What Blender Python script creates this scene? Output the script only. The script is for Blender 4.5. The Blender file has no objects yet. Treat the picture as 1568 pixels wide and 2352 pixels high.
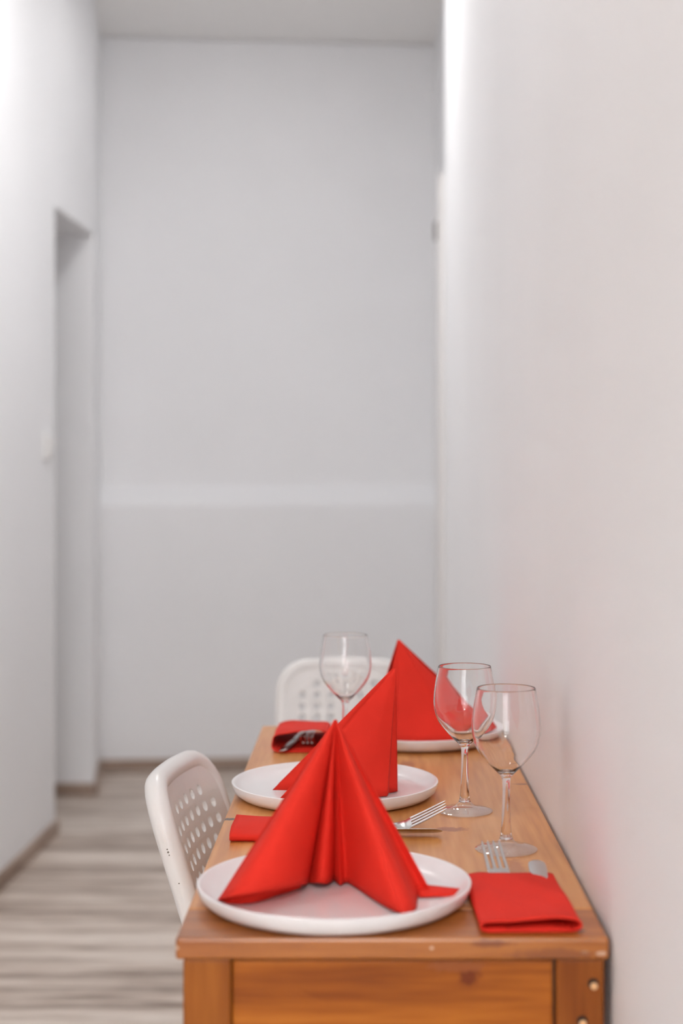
import bpy, bmesh, math, random
from mathutils import Vector, Matrix

random.seed(7)
SC = bpy.context.scene
COL = SC.collection

# ------------------------------------------------------------------ camera
cam_d = bpy.data.cameras.new('camera')
cam = bpy.data.objects.new('camera', cam_d)
COL.objects.link(cam)
cam.location = (0.0, 0.0, 1.16)
cam.rotation_euler = (math.pi / 2, 0, 0)          # level, looking along +Y
cam_d.sensor_fit = 'VERTICAL'
cam_d.sensor_height = 36.0
cam_d.sensor_width = 24.0
cam_d.lens = 3500.0 / 2352.0 * 36.0
cam_d.shift_x = -55.0 / 2352.0
cam_d.shift_y = -88.0 / 2352.0
cam_d.clip_start = 0.02
cam_d.dof.use_dof = True
cam_d.dof.focus_distance = 1.84
cam_d.dof.aperture_fstop = 2.9
SC.camera = cam

# ------------------------------------------------------------------ world, exposure
world = bpy.data.worlds.new('world')
SC.world = world
world.use_nodes = True
world.node_tree.nodes['Background'].inputs[0].default_value = (0.9, 0.95, 1.0, 1)
world.node_tree.nodes['Background'].inputs[1].default_value = 0.3
SC.view_settings.view_transform = 'Standard'
SC.view_settings.look = 'None'
SC.view_settings.exposure = 0.30
SC.view_settings.gamma = 1.0
SC.view_settings.use_curve_mapping = False
try:
    SC.cycles.use_denoising = True
    SC.cycles.max_bounces = 22
    SC.cycles.diffuse_bounces = 7
    SC.cycles.glossy_bounces = 4
    SC.cycles.transmission_bounces = 16
    SC.cycles.transparent_max_bounces = 12
    SC.cycles.sample_clamp_indirect = 16.0
    SC.cycles.blur_glossy = 0.6
    SC.cycles.use_adaptive_sampling = True
    SC.cycles.adaptive_threshold = 0.10
    SC.cycles.use_light_tree = False
except Exception:
    pass
FILL_END = 1.3        # watts, fill added out of view to brighten the far end
FILL_MID = 2.8        # watts, fill added out of view to light the table from above
LAMP_NEAR = 58.0      # watts, large panel in the room behind the photographer
LAMP_FAR = 9.4       # watts, ceiling panel over the passage
FILL_REAR = 12.0       # watts, bluish fill added at the rear wall, out of view
fill_d = bpy.data.lights.new('rear_fill', 'AREA')
fill_d.shape = 'RECTANGLE'; fill_d.size = 1.30; fill_d.size_y = 1.90; fill_d.energy = FILL_REAR
fill_d.color = (0.90, 0.955, 1.0)
fill_o = bpy.data.objects.new('rear_fill', fill_d); COL.objects.link(fill_o)
fill_o.location = (-0.62, -2.93, 1.15); fill_o.rotation_euler = (math.pi / 2, 0, 0)

# ------------------------------------------------------------------ helpers
def lin(c):
    out = []
    for v in c[:3]:
        v = v / 255.0
        out.append(v / 12.92 if v <= 0.04045 else ((v + 0.055) / 1.055) ** 2.4)
    return tuple(out) + (1.0,)


def tag(o, label=None, cat=None, group=None, kind=None):
    if label: o['label'] = label
    if cat: o['category'] = cat
    if group: o['group'] = group
    if kind: o['kind'] = kind
    return o


def link(name, verts, faces, mat=None, parent=None, smooth=False, sharp=None):
    me = bpy.data.meshes.new(name)
    me.from_pydata([tuple(v) for v in verts], [], faces)
    me.validate()
    bm = bmesh.new(); bm.from_mesh(me)
    bmesh.ops.recalc_face_normals(bm, faces=bm.faces)
    bm.to_mesh(me); bm.free()
    if mat: me.materials.append(mat)
    if smooth:
        for p in me.polygons: p.use_smooth = True
        if sharp is not None:
            me.set_sharp_from_angle(angle=math.radians(sharp))
    o = bpy.data.objects.new(name, me)
    COL.objects.link(o)
    if parent: o.parent = parent
    return o


def empty(name, loc=(0, 0, 0), rz=0.0):
    o = bpy.data.objects.new(name, None)
    o.empty_display_size = 0.05
    o.location = loc
    o.rotation_euler = (0, 0, rz)
    COL.objects.link(o)
    return o


class MB:
    """collects shapes for one mesh"""
    def __init__(self):
        self.v = []; self.f = []

    def add(self, vs, fs):
        n = len(self.v)
        self.v += [tuple(p) for p in vs]
        self.f += [tuple(i + n for i in f) for f in fs]
        return self

    def box(self, a, b):
        (x0, y0, z0), (x1, y1, z1) = a, b
        vs = [(x0, y0, z0), (x1, y0, z0), (x1, y1, z0), (x0, y1, z0), (x0, y0, z1), (x1, y0, z1), (x1, y1, z1), (x0, y1, z1)]
        return self.add(vs, [(0, 3, 2, 1), (4, 5, 6, 7), (0, 1, 5, 4), (1, 2, 6, 5), (2, 3, 7, 6), (3, 0, 4, 7)])

    def prism(self, plan, z0, z1):
        n = len(plan)
        vs = [(x, y, z0) for x, y in plan] + [(x, y, z1) for x, y in plan]
        fs = [tuple(range(n))[::-1], tuple(range(n, 2 * n))]
        fs += [(i, (i + 1) % n, n + (i + 1) % n, n + i) for i in range(n)]
        return self.add(vs, fs)

    def lathe(self, prof, n=48, c=(0, 0, 0), closed=False):
        vs = []; fs = []
        m = len(prof)
        for r, z in prof:
            for k in range(n):
                a = 2 * math.pi * k / n
                vs.append((c[0] + r * math.cos(a), c[1] + r * math.sin(a), c[2] + z))
        for i in range(m - 1 if not closed else m):
            j = (i + 1) % m
            for k in range(n):
                l = (k + 1) % n
                fs.append((i * n + k, i * n + l, j * n + l, j * n + k))
        if not closed:
            fs.append(tuple(range(n)))
            fs.append(tuple((m - 1) * n + k for k in range(n)))
        return self.add(vs, fs)

    def tube(self, pts, r, n=16, cap=True):
        pts = [Vector(p) for p in pts]
        vs = []; fs = []
        up = None
        for i, p in enumerate(pts):
            t = (pts[min(i + 1, len(pts) - 1)] - pts[max(i - 1, 0)]).normalized()
            if up is None:
                up = Vector((0, 0, 1)) if abs(t.z) < 0.9 else Vector((1, 0, 0))
            s = t.cross(up).normalized(); up = s.cross(t).normalized()
            rr = r[i] if isinstance(r, (list, tuple)) else r
            for k in range(n):
                a = 2 * math.pi * k / n
                vs.append(p + s * (rr * math.cos(a)) + up * (rr * math.sin(a)))
        for i in range(len(pts) - 1):
            for k in range(n):
                l = (k + 1) % n
                fs.append((i * n + k, i * n + l, (i + 1) * n + l, (i + 1) * n + k))
        if cap:
            fs.append(tuple(range(n)))
            fs.append(tuple((len(pts) - 1) * n + k for k in range(n)))
        return self.add(vs, fs)

    def build(self, name, mat=None, parent=None, smooth=False, sharp=None, bevel=0, seg=2):
        o = link(name, self.v, self.f, mat, parent, smooth, sharp)
        if bevel:
            m = o.modifiers.new('bevel', 'BEVEL'); m.width = bevel; m.segments = seg; m.limit_method = 'ANGLE'
            m.angle_limit = math.radians(40)
        return o


def fillet(pts, r, n=8):
    """rounds the inner corners of a polyline"""
    pts = [Vector(p) for p in pts]
    out = [pts[0]]
    for i in range(1, len(pts) - 1):
        a, b, c = pts[i - 1], pts[i], pts[i + 1]
        d1 = (a - b).normalized(); d2 = (c - b).normalized()
        ang = d1.angle(d2)
        if ang > math.radians(178):
            out.append(b); continue
        rr = r[i] if isinstance(r, dict) and i in r else (r if not isinstance(r, dict) else 0.03)
        t = min(rr / math.tan(ang / 2), (a - b).length * .49, (c - b).length * .49)
        p1 = b + d1 * t; p2 = b + d2 * t
        rad = t * math.tan(ang / 2)
        ctr = b + (d1 + d2).normalized() * (rad / math.sin(ang / 2))
        v1 = p1 - ctr; v2 = p2 - ctr
        tot = v1.angle(v2)
        for k in range(n + 1):
            w = k / n
            out.append(ctr + (v1 * math.sin((1 - w) * tot) + v2 * math.sin(w * tot)) / math.sin(tot))
    out.append(pts[-1])
    return out


def resample(pts, n):
    pts = [Vector(p) for p in pts]
    L = [0]
    for i in range(1, len(pts)): L.append(L[-1] + (pts[i] - pts[i - 1]).length)
    out = []
    j = 0
    for k in range(n):
        s = L[-1] * k / (n - 1)
        while j < len(pts) - 2 and L[j + 1] < s: j += 1
        d = L[j + 1] - L[j]
        out.append(pts[j].lerp(pts[j + 1], (s - L[j]) / d if d > 1e-9 else 0))
    return out


# ------------------------------------------------------------------ materials
def mat(name):
    m = bpy.data.materials.new(name); m.use_nodes = True
    nt = m.node_tree
    return m, nt, nt.nodes['Principled BSDF']


def nd(nt, typ, **kw):
    n = nt.nodes.new(typ)
    for k, v in kw.items(): setattr(n, k, v)
    return n


def ramp(nt, stops):
    r = nd(nt, 'ShaderNodeValToRGB')
    e = r.color_ramp.elements
    while len(e) < len(stops): e.new(0.5)
    for i, (p, c) in enumerate(stops):
        e[i].position = p; e[i].color = c
    return r


def plain(name, col, rough=0.5, bump=0.0, bscale=60, var=0.0, vscale=6, metallic=0.0, spec=0.5, coat=0.0):
    m, nt, b = mat(name)
    b.inputs['Base Color'].default_value = col
    b.inputs['Roughness'].default_value = rough
    b.inputs['Metallic'].default_value = metallic
    b.inputs['Specular IOR Level'].default_value = spec
    b.inputs['Coat Weight'].default_value = coat
    g = nd(nt, 'ShaderNodeNewGeometry')
    if var:
        n = nd(nt, 'ShaderNodeTexNoise'); n.inputs['Scale'].default_value = vscale; n.inputs['Detail'].default_value = 1
        nt.links.new(g.outputs['Position'], n.inputs['Vector'])
        lo = tuple(c * (1 - var) for c in col[:3]) + (1,)
        hi = tuple(min(1, c * (1 + var)) for c in col[:3]) + (1,)
        r = ramp(nt, [(0.3, lo), (0.7, hi)])
        nt.links.new(n.outputs['Fac'], r.inputs['Fac'])
        nt.links.new(r.outputs['Color'], b.inputs['Base Color'])
    if bump:
        n2 = nd(nt, 'ShaderNodeTexNoise'); n2.inputs['Scale'].default_value = bscale; n2.inputs['Detail'].default_value = 3
        nt.links.new(g.outputs['Position'], n2.inputs['Vector'])
        bp = nd(nt, 'ShaderNodeBump'); bp.inputs['Strength'].default_value = bump; bp.inputs['Distance'].default_value = 0.002
        nt.links.new(n2.outputs['Fac'], bp.inputs['Height'])
        nt.links.new(bp.outputs['Normal'], b.inputs['Normal'])
    return m


def wood(name, dark, mid, light, scale, rough=0.4, spots=(), coat=0.0, random_tone=0.0, ring=1.0, spec=0.5):
    """grain runs along the axis whose scale is smallest; spots = (x,y,z, rx,ry,rz, colour)"""
    m, nt, b = mat(name)
    g = nd(nt, 'ShaderNodeNewGeometry')
    mp = nd(nt, 'ShaderNodeMapping'); mp.inputs['Scale'].default_value = scale
    oi = nd(nt, 'ShaderNodeObjectInfo')
    add = nd(nt, 'ShaderNodeVectorMath', operation='MULTIPLY_ADD')
    nt.links.new(oi.outputs['Random'], add.inputs[0])
    add.inputs[1].default_value = (3.1, 5.7, 2.3)
    nt.links.new(g.outputs['Position'], add.inputs[2])
    nt.links.new(add.outputs[0], mp.inputs['Vector'])
    n1 = nd(nt, 'ShaderNodeTexNoise'); n1.inputs['Scale'].default_value = 1.0; n1.inputs['Detail'].default_value = 3; n1.inputs['Distortion'].default_value = 0.8 * ring
    nt.links.new(mp.outputs[0], n1.inputs['Vector'])
    mp2 = nd(nt, 'ShaderNodeMapping'); mp2.inputs['Scale'].default_value = tuple(s * 7 for s in scale)
    nt.links.new(add.outputs[0], mp2.inputs['Vector'])
    n2 = nd(nt, 'ShaderNodeTexNoise'); n2.inputs['Scale'].default_value = 1.0; n2.inputs['Detail'].default_value = 1
    nt.links.new(mp2.outputs[0], n2.inputs['Vector'])
    mx = nd(nt, 'ShaderNodeMath', operation='MULTIPLY_ADD')
    nt.links.new(n2.outputs['Fac'], mx.inputs[0]); mx.inputs[1].default_value = 0.35
    sc = nd(nt, 'ShaderNodeMath', operation='MULTIPLY_ADD')
    nt.links.new(n1.outputs['Fac'], sc.inputs[0]); sc.inputs[1].default_value = 1.0; sc.inputs[2].default_value = -0.175
    nt.links.new(sc.outputs[0], mx.inputs[2])
    last = mx.outputs[0]
    if random_tone:
        rt = nd(nt, 'ShaderNodeMath', operation='MULTIPLY_ADD')
        nt.links.new(oi.outputs['Random'], rt.inputs[0]); rt.inputs[1].default_value = random_tone
        off = nd(nt, 'ShaderNodeMath', operation='ADD'); off.inputs[1].default_value = -random_tone / 2
        nt.links.new(last, off.inputs[0]); nt.links.new(off.outputs[0], rt.inputs[2])
        last = rt.outputs[0]
    r = ramp(nt, [(0.28, dark), (0.5, mid), (0.72, light)])
    nt.links.new(last, r.inputs['Fac'])
    col = r.outputs['Color']
    if spots:
        nz = nd(nt, 'ShaderNodeTexNoise'); nz.inputs['Scale'].default_value = 160; nz.inputs['Detail'].default_value = 1
        nt.links.new(g.outputs['Position'], nz.inputs['Vector'])
    for (x, y, z, rx, ry, rz, c) in spots:
        sub = nd(nt, 'ShaderNodeVectorMath', operation='SUBTRACT'); sub.inputs[1].default_value = (x, y, z)
        nt.links.new(g.outputs['Position'], sub.inputs[0])
        dv = nd(nt, 'ShaderNodeVectorMath', operation='DIVIDE'); dv.inputs[1].default_value = (rx, ry, rz)
        nt.links.new(sub.outputs[0], dv.inputs[0])
        ln = nd(nt, 'ShaderNodeVectorMath', operation='LENGTH')
        nt.links.new(dv.outputs[0], ln.inputs[0])
        ad = nd(nt, 'ShaderNodeMath', operation='ADD')
        nt.links.new(ln.outputs['Value'], ad.inputs[0]); nt.links.new(nz.outputs['Fac'], ad.inputs[1])
        mr = nd(nt, 'ShaderNodeMapRange'); mr.inputs['From Min'].default_value = 1.15; mr.inputs['From Max'].default_value = 1.6
        mr.inputs['To Min'].default_value = 0.9; mr.inputs['To Max'].default_value = 0.0
        nt.links.new(ad.outputs[0], mr.inputs['Value'])
        mix = nd(nt, 'ShaderNodeMix', data_type='RGBA')
        nt.links.new(mr.outputs[0], mix.inputs['Factor'])
        nt.links.new(col, mix.inputs[6]); mix.inputs[7].default_value = c
        col = mix.outputs[2]
    nt.links.new(col, b.inputs['Base Color'])
    b.inputs['Roughness'].default_value = rough
    b.inputs['Coat Weight'].default_value = coat
    b.inputs['Specular IOR Level'].default_value = spec
    b.inputs['Coat Roughness'].default_value = 0.25
    return m


M = {}
M['wall'] = plain('wall_paint', (0.895, 0.898, 0.912, 1), 0.62, var=0.012, vscale=2.2)
M['ceiling'] = plain('ceiling_paint', (0.90, 0.89, 0.875, 1), 0.8)
M['trim'] = plain('trim_paint', (0.82, 0.80, 0.79, 1), 0.4)
M['floor'] = wood('floor_laminate', lin((146, 129, 116)), lin((200, 185, 172)), lin((232, 221, 210)), (1.6, 17, 8), 0.5, random_tone=0.16)
M['base'] = wood('skirting_laminate', lin((128, 106, 92)), lin((158, 136, 120)), lin((178, 158, 143)), (2, 2, 20), 0.5)
BLK = lin((38, 26, 18)); KNOT = lin((112, 46, 16)); PALE = lin((224, 190, 164))
M['pine_top'] = wood('pine_lacquered_long', lin((184, 114, 50)), lin((208, 140, 72)), lin((222, 160, 94)), (20, 1.3, 20), 0.36, coat=0.25, spots=[
    (-0.166, 1.852, .741, .014, .007, .006, BLK), (0.196, 1.401, .741, .010, .006, .006, BLK),
    (0.214, 2.062, .741, .014, .005, .005, lin((126, 72, 36))), (0.10, 1.80, .741, .02, .012, .01, lin((160, 92, 50))),
    (0.06, 2.20, .741, .012, .03, .01, lin((170, 100, 52))), (0.16, 1.62, .741, .01, .05, .01, lin((182, 112, 62)))])
M['pine_cross'] = wood('pine_lacquered_cross', lin((134, 66, 14)), lin((164, 90, 22)), lin((184, 108, 32)), (2.2, 26, 26), 0.5, coat=0.04, spec=.25, spots=[  # apron pine darkened in colour for the weaker light on upright faces
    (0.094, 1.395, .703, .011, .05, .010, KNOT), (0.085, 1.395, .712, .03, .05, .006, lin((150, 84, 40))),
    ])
M['pine_board'] = wood('pine_lacquered_end_board', lin((142, 76, 22)), lin((167, 98, 36)), lin((186, 116, 52)), (2.2, 26, 26), 0.38, coat=0.25, spots=[  # darker than the top: shade of the upright front edge in the colour
    (-0.171, 1.378, .731, .002, .010, .002, PALE), (0.213, 1.378, .726, .005, .006, .002, PALE),
    (0.198, 1.378, .727, .004, .006, .0015, PALE), (0.060, 1.378, .731, .0018, .006, .0015, PALE),
    (0.115, 1.378, .735, .02, .02, .004, lin((128, 68, 28))), (0.17, 1.378, .725, .04, .006, .006, lin((140, 78, 34))),
    (0.196, 1.401, .741, .009, .005, .006, BLK)])
M['pine_leg'] = wood('pine_lacquered_upright', lin((128, 64, 14)), lin((146, 80, 22)), lin((162, 94, 30)), (26, 26, 2.0), 0.5, coat=0.04, spec=.25)  # legs likewise coloured darker than the top, as if less lit
M['hole'] = plain('screw_hole_dark', lin((40, 26, 18)), 0.8)
M['plug'] = plain('raw_pine', lin((226, 178, 128)), 0.6)
M['plate'] = plain('glazed_stoneware', (0.86, 0.845, 0.85, 1), 0.28, var=0.01, vscale=20, coat=0.25)
M['steel'] = plain('polished_steel', (0.62, 0.61, 0.60, 1), 0.2, metallic=1.0)
M['chair'] = plain('white_lacquer', (0.80, 0.785, 0.77, 1), 0.32, coat=0.1)
M['chip'] = plain('bare_metal_chip', lin((120, 112, 104)), 0.6)
M['plastic'] = plain('white_plastic', (0.84, 0.83, 0.82, 1), 0.35)
M['greymetal'] = plain('grey_metal', lin((120, 116, 112)), 0.4, metallic=0.6)


def paper(name, c):
    m, nt, b = mat(name)
    b.inputs['Roughness'].default_value = 0.75
    b.inputs['Specular IOR Level'].default_value = 0.15
    g = nd(nt, 'ShaderNodeTexCoord')
    n = nd(nt, 'ShaderNodeTexNoise'); n.inputs['Scale'].default_value = 14; n.inputs['Detail'].default_value = 3
    nt.links.new(g.outputs['Object'], n.inputs['Vector'])
    r = ramp(nt, [(0.3, tuple(v * .94 for v in c[:3]) + (1,)), (0.7, tuple(min(1, v * 1.05) for v in c[:3]) + (1,))])
    nt.links.new(n.outputs['Fac'], r.inputs['Fac'])
    nt.links.new(r.outputs['Color'], b.inputs['Base Color'])
    n2 = nd(nt, 'ShaderNodeTexNoise'); n2.inputs['Scale'].default_value = 900
    nt.links.new(g.outputs['Object'], n2.inputs['Vector'])
    bp = nd(nt, 'ShaderNodeBump'); bp.inputs['Strength'].default_value = 0.08; bp.inputs['Distance'].default_value = 0.0005
    nt.links.new(n2.outputs['Fac'], bp.inputs['Height']); nt.links.new(bp.outputs['Normal'], b.inputs['Normal'])
    return m


M['napkin'] = paper('red_paper_napkin', (0.74, 0.032, 0.018, 1))


def glass(name):
    m, nt, b = mat(name)
    b.inputs['Base Color'].default_value = (1, 1, 1, 1)
    b.inputs['Roughness'].default_value = 0.0
    b.inputs['IOR'].default_value = 1.48
    b.inputs['Transmission Weight'].default_value = 1.0
    return m


M['glass'] = glass('clear_glass')


def thin_glass(name):
    """thin clear sheet: passes light straight through, mirrors a little by angle"""
    m, nt, b = mat(name)
    nt.nodes.remove(b)
    tr = nd(nt, 'ShaderNodeBsdfTransparent'); tr.inputs[0].default_value = (1, 1, 1, 1)
    gl = nd(nt, 'ShaderNodeBsdfGlossy'); gl.inputs['Roughness'].default_value = 0.02
    lw = nd(nt, 'ShaderNodeLayerWeight'); lw.inputs['Blend'].default_value = 0.5
    pw = nd(nt, 'ShaderNodeMath', operation='POWER'); pw.inputs[1].default_value = 2.6
    nt.links.new(lw.outputs['Facing'], pw.inputs[0])
    fr = nd(nt, 'ShaderNodeMath', operation='MULTIPLY_ADD'); fr.inputs[1].default_value = 0.80; fr.inputs[2].default_value = 0.05
    nt.links.new(pw.outputs[0], fr.inputs[0])
    mx = nd(nt, 'ShaderNodeMixShader')
    nt.links.new(fr.outputs[0], mx.inputs[0]); nt.links.new(tr.outputs[0], mx.inputs[1]); nt.links.new(gl.outputs[0], mx.inputs[2])
    nt.links.new(mx.outputs[0], nt.nodes['Material Output'].inputs[0])
    return m


M['thin_glass'] = thin_glass('thin_clear_glass')


# ------------------------------------------------------------------ the setting
CEIL = 2.89
REAR = -3.0
def xl(y): return -1.025 + 0.0366 * (y - 4.27)      # left wall stands very slightly askew

NJ, FJ = 4.92, 5.50                                # near and far jamb of the doorless opening
w = MB()
YO = 1.6                                           # unseen widening from here back, added to thin out light near the camera
w.prism([(xl(YO), YO), (xl(NJ), NJ), (xl(NJ) - .28, NJ), (xl(YO) - .28, YO)], 0, CEIL)
w.prism([(xl(NJ), NJ), (xl(FJ), FJ), (xl(FJ) - .28, FJ), (xl(NJ) - .28, NJ)], 2.022, CEIL)
w.prism([(xl(FJ), FJ), (-1.045, 5.99), (-1.045, 6.3), (-2.0, 6.3), (-2.0, FJ)], 0, CEIL)
tag(w.build('wall_left', M['wall'], bevel=0.006), kind='structure')
w = MB()                                           # side room behind the opening
w.box((-2.0, NJ - .10, 0), (xl(NJ) - .28, NJ, CEIL)).box((-2.1, NJ - .10, 0), (-2.0, 6.3, CEIL))
tag(w.build('wall_side_room', M['wall']), kind='structure')
w = MB().box((-4.1, YO, 0), (xl(YO) - .28, YO + .15, CEIL)).box((-4.2, REAR - .15, 0), (-4.1, YO + .15, CEIL))  # unseen room walls, set wide so less light bounces near the camera
tag(w.build('wall_unseen_room', M['wall']), kind='structure')

# right wall: long flat wall beside the table, rounded end, then a set-back piece
XR = 0.2244
plan = [(XR, REAR), (XR, 4.310)]
for k in range(1, 7):
    a = math.pi / 2 * k / 6
    plan.append((XR + .03 * (1 - math.cos(a)), 4.310 + .03 * math.sin(a)))
plan += [(0.282, 4.34), (0.282, 6.3), (0.6, 6.3), (0.6, REAR)]
w = MB(); w.prism(plan, 0, CEIL)
tag(w.build('wall_right', M['wall']), kind='structure')

# far wall: thicker below, sloping ledge, set back above
def yb(x, off=0.0): return 5.95 + 0.0909 * (x + 1.04) + off
x0, x1 = -1.3, 0.5
w = MB()
prof = [(0.0, 0.0), (0.0, 1.035), (0.012, 1.052), (0.055, 1.100), (0.072, 1.112), (0.072, CEIL), (0.3, CEIL), (0.3, 0.0)]
n = len(prof)
vs = [(x0, yb(x0, o), z) for o, z in prof] + [(x1, yb(x1, o), z) for o, z in prof]
fs = [tuple(range(n)), tuple(range(n, 2 * n))[::-1]] + [(i, n + i, n + (i + 1) % n, (i + 1) % n) for i in range(n)]
w.add(vs, fs)
tag(w.build('wall_back', M['wall'], bevel=0.012), kind='structure')
w = MB().box((-4.2, REAR - .15, 0), (0.8, REAR, CEIL))
tag(w.build('wall_rear', M['wall']), kind='structure')
w = MB()  # made-up frame around the added rear fill, out of view
for a_, b_ in (((-1.26, REAR, .19), (.10, REAR + .05, .25)), ((-1.26, REAR, 2.15), (.10, REAR + .05, 2.21)), ((-1.26, REAR, .25), (-1.25, REAR + .05, 2.15)), ((.05, REAR, .25), (.10, REAR + .05, 2.15))):
    w.box(a_, b_)
tag(w.build('rear_fill_frame', M['trim']), kind='structure')
w = MB().box((-4.3, REAR - .2, CEIL), (0.8, 6.5, CEIL + .1))
tag(w.build('ceiling', M['ceiling']), kind='structure')

# floor: slab, then laminate planks laid across the passage
PY0, PITCH, PLEN = 2.46, 0.186, 1.24
w = MB().box((-4.3, REAR - .2, -.12), (0.8, 6.5, -.010))
floor = tag(w.build('floor', M['floor']), kind='structure')
w = MB().box((-4.2, REAR, -.010), (0.6, PY0 - .001, 0.0))
near_floor = w.build('floor_covering', M['floor'], floor)


def plank_mesh(L):
    b = MB().box((0, 0, -.010), (L, PITCH - .0012, 0))
    me_o = b.build('plank', M['floor'], floor)
    bm = bmesh.new(); bm.from_mesh(me_o.data)
    bmesh.ops.bevel(bm, geom=[e for e in bm.edges if all(v.co.z > -.001 for v in e.verts)], offset=.0012, segments=1, affect='EDGES')
    bm.to_mesh(me_o.data); bm.free()
    return me_o


proto = plank_mesh(PLEN - .001)
first = True
rows = int((6.25 - PY0) / PITCH) + 1
for r in range(rows):
    y = PY0 + r * PITCH
    x = -2.2 - random.uniform(0.05, 1.1)
    while x < 0.45:
        if x + PLEN > -2.1:
            o = proto if first else proto.copy()
            if not first:
                COL.objects.link(o); o.parent = floor
            first = False
            o.location = (x, y, 0)
        x += PLEN

# skirting
def skirting(name, pts, t=.014, h=.044):
    w = MB()
    for (ax, ay), (bx, by) in zip(pts[:-1], pts[1:]):
        d = Vector((bx - ax, by - ay)).normalized(); nrm = Vector((d.y, -d.x)) * t
        w.prism([(ax, ay), (bx, by), (bx + nrm.x, by + nrm.y), (ax + nrm.x, ay + nrm.y)], 0, h)
    return tag(w.build(name, M['base'], bevel=.003), kind='structure')


skirting('baseboard_left', [(xl(YO), YO), (xl(NJ), NJ)])
skirting('baseboard_passage', [(-1.95, FJ), (xl(FJ), FJ), (-1.045, 5.955)])
skirting('baseboard_back', [(-1.045, yb(-1.045)), (0.282, yb(0.282))])
skirting('baseboard_right', [(0.282, 6.06), (0.282, 5.02)])

# boxed-in white upright at the set-back right wall, with its small dark clip
w = MB().box((0.2335, 4.86, 0), (0.282, 5.02, 2.118))
trim = tag(w.build('trim_1', M['trim'], bevel=.006), kind='structure')
w = MB().box((0.2255, 4.985, 1.925), (0.236, 5.015, 1.985))
w.build('clip', M['greymetal'], trim, bevel=.003)

# light switch on the left wall by the opening
ys = 4.80
sw = empty('light_switch', (xl(ys), ys, 1.245), -math.atan(0.0366))
tag(sw, 'small white light switch on the left wall beside the opening', 'light switch')
MB().box((0, -.041, -.041), (.012, .041, .041)).build('plate', M['plastic'], sw, bevel=.004)
MB().box((.012, -.026, -.028), (.020, .026, .028)).build('rocker', M['plastic'], sw, bevel=.003)


def ceiling_lamp_or_fill(loc, strength, label, r=.15):
    t = empty('ceiling_lamp_or_fill', loc)
    tag(t, label, 'lamp')
    MB().lathe([(r, 0), (r, -.022), (r * .9, -.028)], 48).build('housing', M['trim'], t, smooth=True, sharp=40)
    ld = bpy.data.lights.new('light_panel', 'AREA'); ld.shape = 'DISK'; ld.size = r * 1.74; ld.energy = strength; ld.color = (1.0, .992, .99)
    lo = bpy.data.objects.new('light_panel', ld); COL.objects.link(lo); lo.parent = t; lo.location = (0, 0, -.032)
    return t


ceiling_lamp_or_fill((-0.39, 3.90, CEIL), LAMP_FAR, 'round ceiling panel lamp above the passage beyond the table')
ceiling_lamp_or_fill((-0.50, 5.00, CEIL), FILL_END, 'small added fill light near the far wall, out of view', r=.09)  # added fill, no lamp seen here
ceiling_lamp_or_fill((-0.45, 1.70, CEIL), FILL_MID, 'small added fill light above the table, out of view', r=.09)  # added fill for plates and tabletop, no lamp seen here
ceiling_lamp_or_fill((-0.10, -2.30, CEIL), LAMP_NEAR, 'large round ceiling lamp in the room behind the photographer', r=.26)

# ------------------------------------------------------------------ table
TX0, TX1, TY0, TY1, TZ = -0.172, 0.2205, 1.378, 2.54, 0.74
tb = empty('console_table', ((TX0 + TX1) / 2, (TY0 + TY1) / 2, 0))
tag(tb, 'narrow lacquered pine table set for three against the white wall', 'table')
def tpart(mb, name, m, **k):
    o = mb.build(name, m, None, **k)
    o.parent = tb
    o.matrix_parent_inverse = Matrix.Translation(-Vector(tb.location))
    return o
tpart(MB().box((TX0, 1.4712, TZ - .020), (TX1, TY1, TZ)), 'tabletop', M['pine_top'], bevel=.003)
tpart(MB().box((TX0, TY0, TZ - .020), (TX1, 1.4706, TZ)), 'end_board', M['pine_board'], bevel=.003)
LG = .0435
for lx in (TX0 + .0065, TX1 - .001 - LG - .003):
    for ly in (TY0 + .004, TY1 - .004 - LG):
        tpart(MB().box((lx, ly, 0), (lx + LG, ly + LG, TZ - .0205)), 'leg', M['pine_leg'], bevel=.0025)
ax0, ax1 = TX0 + .0065 + LG + .0008, TX1 - .004 - LG - .0025
tpart(MB().box((ax0, TY0 + .0085, TZ - .115), (ax1, TY0 + .029, TZ - .0225)), 'apron', M['pine_cross'], bevel=.002)
tpart(MB().box((ax0, TY1 - .029, TZ - .115), (ax1, TY1 - .0085, TZ - .0225)), 'apron', M['pine_cross'], bevel=.002)
for xx in (TX0 + .012, TX1 - .033):
    tpart(MB().box((xx, TY0 + .049, TZ - .115), (xx + .02, TY1 - .049, TZ - .0225)), 'apron', M['pine_top'], bevel=.002)
for px, pz in ((.2065, .6975), (.1965, .6635)):
    d = MB().lathe([(.0048, 0), (.0048, .0008)], 16).build('screw_hole', M['hole'], None)
    d.parent = tb; d.matrix_parent_inverse = Matrix.Translation(-Vector(tb.location))
    d.rotation_euler = (math.pi / 2, 0, 0); d.location = (px, TY0 + .0041, pz)
    p = MB().lathe([(.0034, 0), (.0032, .0012), (.0018, .0016)], 14).build('wood_plug', M['plug'], d)
    p.location = (.0006, -.0020, .0006)

# ------------------------------------------------------------------ plates
def plate(cx, cy, label):
    R = .1345
    prof = [(.001, .0088), (.100, .0088), (.110, .0094), (.119, .0116), (.1275, .0168), (.1312, .0200), (.1332, .0208), (.1345, .0200),
            (.1342, .0165), (.1310, .0085), (.1240, .0030), (.112, .0006), (.095, .0), (.090, .0015), (.001, .0015)]
    mb = MB().lathe(prof, 96)
    o = mb.build('dinner_plate', M['plate'], None, smooth=True, sharp=60)
    o.location = (cx, cy, TZ)
    return tag(o, label, 'plate', 'white dinner plates')


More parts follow.
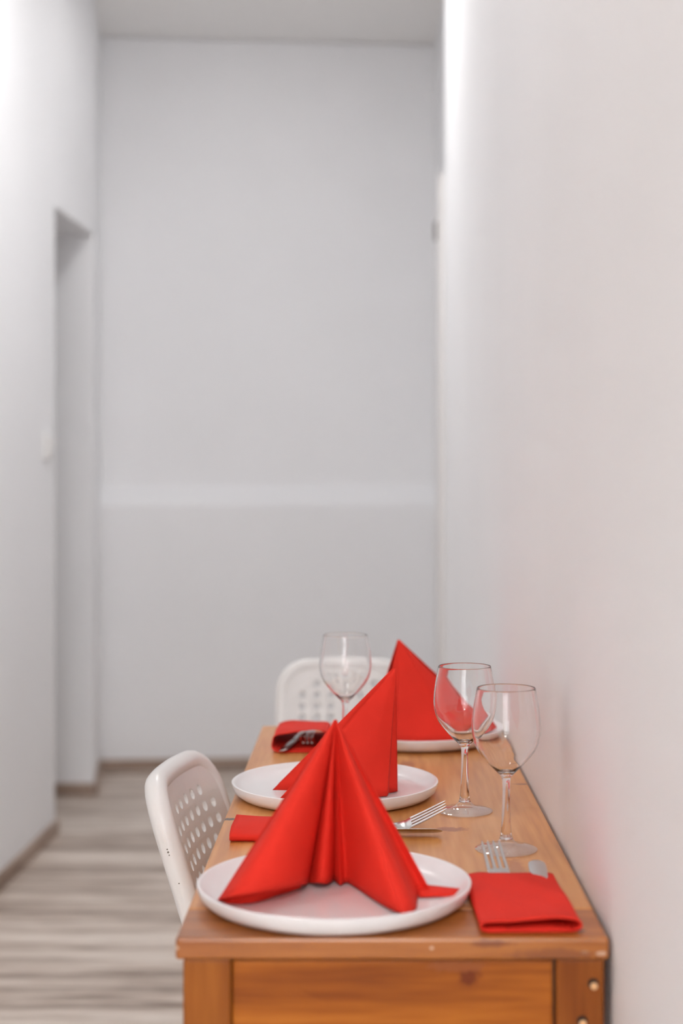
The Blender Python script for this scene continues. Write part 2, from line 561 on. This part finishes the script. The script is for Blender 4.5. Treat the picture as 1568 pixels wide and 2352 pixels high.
plate(-.0306, 1.500, 'white dinner plate nearest the camera at the front table edge')
plate(-.0397, 1.990, 'white dinner plate in the middle beside the perforated chair')
plate(.0815, 2.408, 'white dinner plate at the far end of the table by the wall')

# ------------------------------------------------------------------ wine glasses
def wine_glass(x, y, label):
    t = empty('wine_glass', (x, y, TZ)); tag(t, label, 'wine glass', 'stemmed wine glasses')
    outer = [(.0030, .0812), (.0055, .0818), (.0085, .0850), (.0130, .0895), (.0200, .0965), (.0270, .1045), (.0325, .1120), (.0362, .1200),
             (.0382, .1290), (.0388, .1380), (.0382, .1480), (.0366, .1600), (.0346, .1710), (.0331, .1790), (.0328, .1804), (.0327, .1808)]
    inner = [(.0319, .1808), (.0319, .1804), (.0321, .1790), (.0335, .1708), (.0355, .1600), (.0370, .1480), (.0376, .1380), (.0370, .1290), (.0350, .1203), (.0312, .1125),
             (.0256, .1052), (.0190, .0976), (.0120, .0908), (.0065, .0874), (.0010, .0868)]
    mid = [(.0325, .1812), (.0321, .1812)]
    MB().lathe(outer + mid + inner, 72).build('bowl', M['glass'], t, smooth=True)
    stem = [(.0010, .0125), (.0074, .0125), (.0072, .0140), (.0062, .0165), (.0058, .020), (.0050, .035), (.0044, .055), (.0041, .070), (.0043, .0770), (.0052, .0808), (.0072, .0838), (.0070, .0860), (.0010, .0864)]
    MB().lathe(stem, 40).build('stem', M['glass'], t, smooth=True, sharp=70)
    foot = [(.0010, .0128), (.0072, .0128), (.0092, .0100), (.0130, .0070), (.0200, .0048), (.0280, .0032), (.0335, .0024), (.0348, .0016), (.0345, .0006),
            (.0325, .0002), (.0200, .0016), (.0100, .0022), (.0010, .0022)]
    MB().lathe(foot, 72).build('foot', M['thin_glass'], t, smooth=True, sharp=70)
    return t


wine_glass(.1570, 1.701, 'empty wine glass nearest the camera, behind the fork at the wall')
wine_glass(.1232, 1.894, 'empty wine glass beside the middle plate, before the far napkin')
wine_glass(-.0300, 2.262, 'empty wine glass furthest away, standing left of the far plate')

# ------------------------------------------------------------------ standing napkins
def smooth_path(pts, sub, hard=()):
    """Catmull-Rom through pts; indices in hard stay sharp creases"""
    P = [Vector(p) for p in pts]; out = []; n = len(P)
    for i in range(n - 1):
        p1, p2 = P[i], P[i + 1]
        p0 = P[i - 1] if i > 0 and i not in hard else p1 - (p2 - p1)
        p3 = P[i + 2] if i + 2 < n and (i + 1) not in hard else p2 + (p2 - p1)
        for k in range(sub):
            t = k / sub
            out.append(0.5 * ((2 * p1) + (p2 - p0) * t + (2 * p0 - 5 * p1 + 4 * p2 - p3) * t * t + (3 * p1 - p0 - 3 * p2 + p3) * t ** 3))
    out.append(P[-1])
    return out


def cone_sheet(mb, apex, base, sub=6, hard=(), rows=16, sag=0.0, tip=.010):
    """paper hanging from the apex to the base line"""
    A = Vector(apex); B = smooth_path(base, sub, hard)
    n = len(B); vs = []; fs = []
    c = sum(B, Vector()) / n
    for r in range(rows + 1):
        t = tip + (1 - tip) * (r / rows)
        for b in B:
            p = A.lerp(b, t)
            s = sag * 4 * t * (1 - t)
            dirc = Vector((c.x - b.x, c.y - b.y, 0))
            vs.append(p + dirc * s)
    for r in range(rows):
        for k in range(n - 1):
            fs.append((r * n + k, r * n + k + 1, (r + 1) * n + k + 1, (r + 1) * n + k))
    mb.add(vs, fs)


def finish_paper(mb, name, label=None, cat=None, group=None, thick=.0007, parent=None, sharp=38):
    o = link(name, mb.v, mb.f, M['napkin'], parent, True, sharp)
    m = o.modifiers.new('paper', 'SOLIDIFY'); m.thickness = thick; m.offset = 0
    if label: tag(o, label, cat, group)
    return o


def centre(o):
    """puts the origin of a mesh at the middle of its foot"""
    xs = [v.co for v in o.data.vertices]
    c = Vector((sum(v.x for v in xs) / len(xs), sum(v.y for v in xs) / len(xs), min(v.z for v in xs)))
    o.data.transform(Matrix.Translation(-c)); o.location = c
    return o


G = 'red napkins folded into standing tents'
# nearest: mouth towards the camera
n1 = MB()
A1 = (-.0302, 1.530, .9143)
base = [(.0650, 1.487, .7504), (.0575, 1.4925, .7496), (.0521, 1.489, .7515), (.0495, 1.462, .7502), (.0466, 1.430, .7506), (.0369, 1.418, .7508), (.0249, 1.428, .7510),
        (.0088, 1.462, .7508), (-.0060, 1.500, .7503), (-.0183, 1.526, .7505), (-.0250, 1.514, .7510), (-.0318, 1.533, .7510), (-.0376, 1.508, .7545),
        (-.0470, 1.504, .7560), (-.0570, 1.527, .7495), (-.0629, 1.478, .7605), (-.0819, 1.440, .7675), (-.1051, 1.420, .7697),
        (-.1258, 1.425, .7647), (-.1412, 1.458, .7518)]
cone_sheet(n1, A1, base, 6, hard=(2, 10, 11, 14), rows=20, sag=.015)
# the left wing's hem turns under before it meets the plate
hem = smooth_path([(-.1412, 1.458, .7518), (-.1258, 1.425, .7647), (-.1051, 1.420, .7697), (-.0819, 1.440, .7675), (-.0629, 1.478, .7605)], 6)
sole = smooth_path([(-.1408, 1.460, .7502), (-.1282, 1.4524, .7500), (-.1077, 1.4553, .7500), (-.0843, 1.4824, .7500), (-.0642, 1.507, .7500)], 6)
nh = len(hem); hv = []
for q in range(5):
    t_ = q / 4
    for p_, r_ in zip(hem, sole):
        m_ = p_.lerp(r_, t_); m_.y += .014 * math.sin(math.pi * t_); hv.append(m_)
n1.add(hv, [(q * nh + k, q * nh + k + 1, (q + 1) * nh + k + 1, (q + 1) * nh + k) for q in range(4) for k in range(nh - 1)])
back = [(-.1412, 1.458, .7517), (-.100, 1.540, .7500), (-.030, 1.590, .7500), (.035, 1.545, .7500), (.0650, 1.487, .7503)]
cone_sheet(n1, (A1[0], A1[1] + .002, A1[2]), back, 6, rows=12)
# loose corner lying out to the right
fl = []
for u in range(7):
    for v in range(5):
        s, t = u / 6, v / 4
        a = Vector((.0500, 1.492, .7545)).lerp(Vector((.0935, 1.490, .7540)), s)
        b = Vector((.0520, 1.474, .7505)).lerp(Vector((.0880, 1.476, .7510)), s)
        a2 = Vector((.0480, 1.512, .7535)).lerp(Vector((.0935, 1.490, .7540)), s)
        p = a2.lerp(b, t); p.z += .003 * math.sin(math.pi * t) * (1 - s)
        fl.append(p)
n1.add(fl, [(u * 5 + v, (u + 1) * 5 + v, (u + 1) * 5 + v + 1, u * 5 + v + 1) for u in range(6) for v in range(4)])
centre(finish_paper(n1, 'folded_napkin', 'red paper napkin folded as a pleated tent on the nearest plate', 'napkin', G))

# middle: seen from its side, standing crease on the right
n2 = MB()
A2 = (.0396, 1.970, .9095)
cone_sheet(n2, A2, [(.0412, 1.966, .7503), (.0300, 1.956, .7503), (.0272, 1.937, .7503), (-.0220, 1.921, .7505), (-.1078, 1.926, .7500)], 5, hard=(1, 2), rows=14, sag=.01)
cone_sheet(n2, (A2[0] - .0035, 1.974, .9090), [(.0412, 1.967, .7503), (-.020, 1.966, .7503), (-.1207, 1.975, .7500)], 5, rows=14)
cone_sheet(n2, A2, [(.0412, 1.9665, .7503), (.036, 2.02, .7500), (.010, 2.075, .7500)], 5, rows=10)
cone_sheet(n2, (A2[0] - .002, 1.975, .909), [(.010, 2.075, .7500), (-.05, 2.05, .7500), (-.115, 2.015, .7500)], 5, rows=10)
centre(finish_paper(n2, 'folded_napkin', 'red paper napkin folded as a tent on the middle plate', 'napkin', G))

# far: seen from its other side
n3 = MB()
A3 = (.0514, 2.400, .9000)
cone_sheet(n3, A3, [(.2040, 2.412, .7570), (.1690, 2.362, .7525), (.1341, 2.336, .7510), (.0460, 2.330, .7503), (.0020, 2.370, .7503)], 6, hard=(3,), rows=14, sag=.05)
cone_sheet(n3, A3, [(.0020, 2.370, .7503), (.040, 2.470, .7503), (.120, 2.470, .7503), (.2040, 2.414, .7570)], 5, rows=10)
centre(finish_paper(n3, 'folded_napkin', 'red paper napkin folded as a tall tent on the far plate', 'napkin', G))

# ------------------------------------------------------------------ cutlery sleeves of folded napkin
def sleeve(name, loc, rz, L, W, hfun, label, notch=None, lip=.0, wall=.0016, skew=0.0):
    """flattened paper tube, open at both ends; s=0 front end, s=L cutlery end"""
    ns, nc = 26, 44
    vs = []; fs = []
    for i in range(ns + 1):
        q = i / ns
        for k in range(nc):
            a = 2 * math.pi * k / nc
            cx = math.copysign(abs(math.cos(a)) ** 0.45, math.cos(a))
            sz = math.copysign(abs(math.sin(a)) ** 0.62, math.sin(a))
            h = hfun(q, cx)
            z = (0.5 + 0.5 * sz) * h
            s = q * L
            if notch and sz > 0.1 and q > .6:
                s -= notch(cx) * ((q - .6) / .4) * L
            x = cx * W / 2 + skew * q
            z += .0010 * math.sin(9 * q + 4 * cx) * (1 if sz > 0 else 0) * min(1, h / .006)
            vs.append((x, s, max(z, .0009)))
    for i in range(ns):
        for k in range(nc):
            l = (k + 1) % nc
            fs.append((i * nc + k, i * nc + l, (i + 1) * nc + l, (i + 1) * nc + k))
    me = MB().add(vs, fs)
    # inner loose layer of the folded paper
    n0 = 12
    iv = []; jf = []
    for i in range(n0 + 1):
        q = i / n0
        for k in range(9):
            u = -0.88 + 1.76 * k / 8
            iv.append((u * W / 2 + skew * q, .002 + q * (L * .90), .0030 + .0006 * math.sin(5 * u + 3 * q)))
    for i in range(n0):
        for k in range(8):
            jf.append((i * 9 + k, i * 9 + k + 1, (i + 1) * 9 + k + 1, (i + 1) * 9 + k))
    me.add(iv, jf)
    o = finish_paper(me, name, label, 'napkin', 'red napkin sleeves holding the cutlery', thick=wall, sharp=60)
    o.modifiers['paper'].offset = -1
    o.location = loc; o.rotation_euler = (0, 0, rz)
    return o


sleeve('cutlery_sleeve', (.1515, 1.392, TZ), math.radians(1.5), .176, .0935,
       lambda q, u: .0135 - .003 * q + .0015 * u * (1 - q) + .0022 * math.exp(-((u + .3) / .35) ** 2) * q,
       'flat red napkin sleeve at the front right table corner, fork and knife sticking out',
       notch=lambda u: .11 * math.exp(-((u + .25) / .30) ** 2))
sleeve('cutlery_sleeve', (-.154, 1.776, TZ), -math.pi / 2 + math.radians(-1), .178, .086,
       lambda q, u: .0145 - .0045 * q - .0015 * u,
       'red napkin sleeve lying across the table between the two nearer plates',
       notch=lambda u: .05 * math.exp(-((u - .1) / .35) ** 2))
sleeve('cutlery_sleeve', (-.0985, 2.468, TZ), math.pi, .178, .086,
       lambda q, u: .020 + .012 * q + .006 * q * (-u) ,
       'puffed open red napkin sleeve at the far left table end',
       notch=lambda u: .07 + .06 * u)

# ------------------------------------------------------------------ forks and knives
def strip(mb, pts, widths, thick, up=(0, 0, 1), round_end=False):
    """flat bar along pts with given half widths"""
    P = [Vector(p) for p in pts]; vs = []; fs = []
    for i, p in enumerate(P):
        t = (P[min(i + 1, len(P) - 1)] - P[max(i - 1, 0)]).normalized()
        s = t.cross(Vector(up)).normalized(); u = s.cross(t).normalized()
        th = thick[i] if isinstance(thick, (list, tuple)) else thick
        wd = widths[i]
        for (a, b) in ((-1, -.35), (-.8, -1), (.8, -1), (1, -.35), (1, .35), (.8, 1), (-.8, 1), (-1, .35)):
            vs.append(p + s * (a * wd) + u * (b * th / 2))
    for i in range(len(P) - 1):
        for k in range(8):
            l = (k + 1) % 8
            fs.append((i * 8 + k, i * 8 + l, (i + 1) * 8 + l, (i + 1) * 8 + k))
    fs.append(tuple(range(8))); fs.append(tuple((len(P) - 1) * 8 + k for k in range(8)))
    return mb.add(vs, fs)


def fork(loc, rz, label, tilt=0.0, roll=0.0, lift=1.0):
    """handle at y<0, tines towards +y; origin at the neck"""
    t = empty('fork', loc, rz); t.rotation_euler = (tilt, roll, rz)
    tag(t, label, 'fork', 'dinner forks')
    h = MB()
    strip(h, [(0, y, .0024) for y in (-.118, -.112, -.09, -.06, -.03, -.008, 0.0)], [.0055, .0078, .0078, .0062, .0045, .0034, .0032], [.0018, .0022, .0024, .0024, .0026, .0028, .0028])
    h.build('handle', M['steel'], t, smooth=True, sharp=50)
    def zc(y): return .0024 - .0040 * math.sin(min(y / .026, 1) * math.pi) * .8 * lift + lift * max(0, y - .020) ** 1.15 * 1.05
    hd = MB()
    ys_ = [0, .005, .010, .015, .020, .026]
    strip(hd, [(0, y, zc(y)) for y in ys_], [.0032, .0045, .0078, .0104, .0114, .0116], [.0028, .0024, .0020, .0018, .0017, .0017])
    head = hd.build('head', M['steel'], t, smooth=True, sharp=50)
    for k in range(4):
        x0 = -.0096 + k * .0064
        tn = MB()
        yy = [.025, .034, .044, .054, .062, .066]
        strip(tn, [(x0 * (1 - .05 * (y - .025) / .04), y, zc(y)) for y in yy], [.0020, .0019, .00175, .0016, .0012, .0005], [.0017, .0018, .0018, .0017, .0014, .0008])
        tn.build('tine', M['steel'], head, smooth=True, sharp=50)
    return t


def knife(loc, rz, label, tilt=0.0, roll=0.0):
    """blade towards +y; origin where blade meets handle"""
    t = empty('table_knife', loc, rz); t.rotation_euler = (tilt, roll, rz)
    tag(t, label, 'knife', 'table knives')
    h = MB(); strip(h, [(0, y, 0.003) for y in (-.075, -.070, -.05, -.02, 0)], [.0050, .0072, .0074, .0060, .0052], [.003, .0045, .0048, .0044, .004])
    h.build('handle', M['steel'], t, smooth=True, sharp=50)
    b = MB(); strip(b, [(0, y, .003) for y in (0, .01, .03, .06, .075, .085, .091, .0945, .0960)], [.0050, .0078, .0090, .0092, .0092, .0086, .0068, .0042, .0012],
                    [.0035, .0022, .0018, .0016, .0015, .0014, .0012, .001, .0008])
    b.build('blade', M['steel'], t, smooth=True, sharp=50)
    return t


fork((.1405, 1.553, TZ + .0060), math.radians(7), 'steel fork pointing away out of the front right napkin sleeve', lift=.72)
knife((.1760, 1.522, TZ + .0050), math.radians(-3), 'steel knife with rounded tip showing behind the front right napkin sleeve', tilt=math.radians(1.0))
fork((.0280, 1.788, TZ + .0068), math.radians(-90 + 3), 'steel fork pointing right towards the middle wine glass foot', lift=.80, roll=math.radians(16))
knife((-.0070, 1.762, TZ + .0040), math.radians(-90), 'steel knife pointing right in front of the middle plate', roll=math.radians(-28))
fork((-.0880, 2.350, TZ + .0055), math.pi, 'steel fork inside the puffed far napkin sleeve, tines towards the camera', lift=.6)
knife((-.1080, 2.370, TZ + .0035), math.pi - math.radians(9), 'steel knife tip peeking out of the puffed far napkin sleeve', roll=math.radians(14))

# ------------------------------------------------------------------ chairs
def chair(loc, rz, label, chips=False):
    """faces local +x; white tube frame, perforated back"""
    t = empty('perforated_chair', loc, rz); tag(t, label, 'chair', 'white perforated chairs')
    W, R = .254, .0145
    ZB, ZT = .44, .768
    def bx(z): return -.118 * (z - ZB) / (ZT - ZB)
    def bow(y): return -.016 * (1 - (2 * y / W) ** 2)
    h = W / 2
    pts = [(-.075, -h, 0.0), (0, -h, .40), (bx(ZT), -h, ZT), (bx(ZT), h, ZT), (0, h, .40), (-.075, h, 0.0)]
    path = fillet(pts, {1: .10, 2: .052, 3: .052, 4: .10}, 10)
    path = resample(path, 150)
    path = [Vector((p.x + (bow(p.y) if p.z > .5 else 0), p.y, p.z)) for p in path]
    MB().tube(path, R, 20).build('back_frame', M['chair'], t, smooth=True)
    # perforated back
    NCOL, NROW, PU, PV, HR, TH = 7, 7, .0290, .0228, .0074, .0085
    z_top = ZT - .004
    sl = math.atan2(.118, ZT - ZB)
    V0 = .036                                            # first row below the top tube, along the slope
    def pos(u, v, w_):
        # u across, v down the slope from the top tube, w_ towards the sitter
        z = z_top - v * math.cos(sl); x = bx(z) + bow(u)
        w_ += .0062                                      # the panel sits towards the front of the tube
        return (x + w_ * math.cos(sl), u, z + w_ * math.sin(sl))
    vs = []; fs = []; key = {}
    def vid(u, v, w_):
        k = (round(u, 5), round(v, 5), round(w_, 5))
        if k not in key:
            key[k] = len(vs); vs.append(pos(u, v, w_))
        return key[k]
    us = [-(h - .001)] + [(-NCOL / 2 + i) * PU for i in range(NCOL + 1)] + [h - .001]
    vv = [0.0] + [V0 - PV / 2 + j * PV for j in range(NROW + 1)] + [V0 + NROW * PV + .014]
    NH = 16
    for i in range(len(us) - 1):
        for j in range(len(vv) - 1):
            u0, u1, v0, v1 = us[i], us[i + 1], vv[j], vv[j + 1]
            if i in (0, len(us) - 2) and j == 0: 
                # rounded corner: keep clear of the tube bend
                c = [(u0, v1), (u1, v1), (u1, v0)] if i == 0 else [(u0, v0), (u0, v1), (u1, v1)]
                fs.append(tuple(vid(a, b, TH / 2) for a, b in c)); fs.append(tuple(vid(a, b, -TH / 2) for a, b in c)[::-1])
                continue
            holed = 1 <= i <= NCOL and 1 <= j <= NROW and not (j == 1 and i in (1, NCOL))
            if not holed:
                c = [(u0, v0), (u0, v1), (u1, v1), (u1, v0)]
                fs.append(tuple(vid(a, b, TH / 2) for a, b in c)); fs.append(tuple(vid(a, b, -TH / 2) for a, b in c)[::-1])
                continue
            cu, cv = (u0 + u1) / 2, (v0 + v1) / 2
            ring = []; edge = []
            for k in range(NH):
                a = 2 * math.pi * (k + .5) / NH
                ring.append((cu + HR * math.cos(a), cv + HR * math.sin(a)))
            corners = [(u1, v1), (u0, v1), (u0, v0), (u1, v0)]
            for w_, rev in ((TH / 2, False), (-TH / 2, True)):
                rid = [vid(a, b, w_) for a, b in ring]
                cid = [vid(a, b, w_) for a, b in corners]
                for q in range(4):
                    seg = [rid[(q * 4 + k) % NH] for k in range(-2, 2)]
                    # fan around one corner
                    seg = [rid[(q * 4 + 1 + k) % NH] for k in range(-1, 2)]
                    fs.append((cid[q], *seg))
                    nxt = (q + 1) % 4
                    a1 = rid[(q * 4 + 2) % NH]; a2 = rid[(q * 4 + 3) % NH]; a3 = rid[(q * 4 + 4) % NH]
                    fs.append((cid[q], a1, a2, a3, cid[nxt]))
            for k in range(NH):
                l = (k + 1) % NH
                fs.append((vid(*ring[k], TH / 2), vid(*ring[l], TH / 2), vid(*ring[l], -TH / 2), vid(*ring[k], -TH / 2)))
    # lower rim
    for i in range(len(us) - 1):
        fs.append((vid(us[i], vv[-1], TH / 2), vid(us[i + 1], vv[-1], TH / 2), vid(us[i + 1], vv[-1], -TH / 2), vid(us[i], vv[-1], -TH / 2)))
    link('backrest', vs, fs, M['chair'], t, False)
    # seat and front legs
    st = MB()
    pl = fillet([(.30, -.10, 0), (.30, -.145, 0), (-.005, -.127, 0), (-.005, .127, 0), (.30, .145, 0), (.30, .10, 0)], .04, 6)
    st.prism([(p.x, p.y) for p in pl], .428, .446)
    st.build('seat', M['chair'], t, bevel=.005)
    for s in (-1, 1):
        p = fillet([(-.005, s * .127, .42), (.262, s * .140, .42), (.285, s * .146, 0.0)], .03, 8)
        MB().tube(p, .011, 14).build('front_leg', M['chair'], t, smooth=True)
    if chips:
        for zc_, r_ in ((.702, .0010), (.6985, .0014), (.695, .0009), (.661, .0009)):
            c = MB().lathe([(r_, 0), (r_ * .7, .0004)], 9).build('paint_chip', M['chip'], t)
            x = bx(zc_)
            c.location = (x - .0025, -h - R + .0001, zc_); c.rotation_euler = (math.pi / 2, 0, .3)
    return t


chair((-.1260, 1.9840, 0), math.radians(-8), 'white chair with perforated backrest pushed under the left table side', chips=True)
chair((-.0410, 2.985, 0), math.radians(-90), 'blurred white chair at the far table end against the passage')
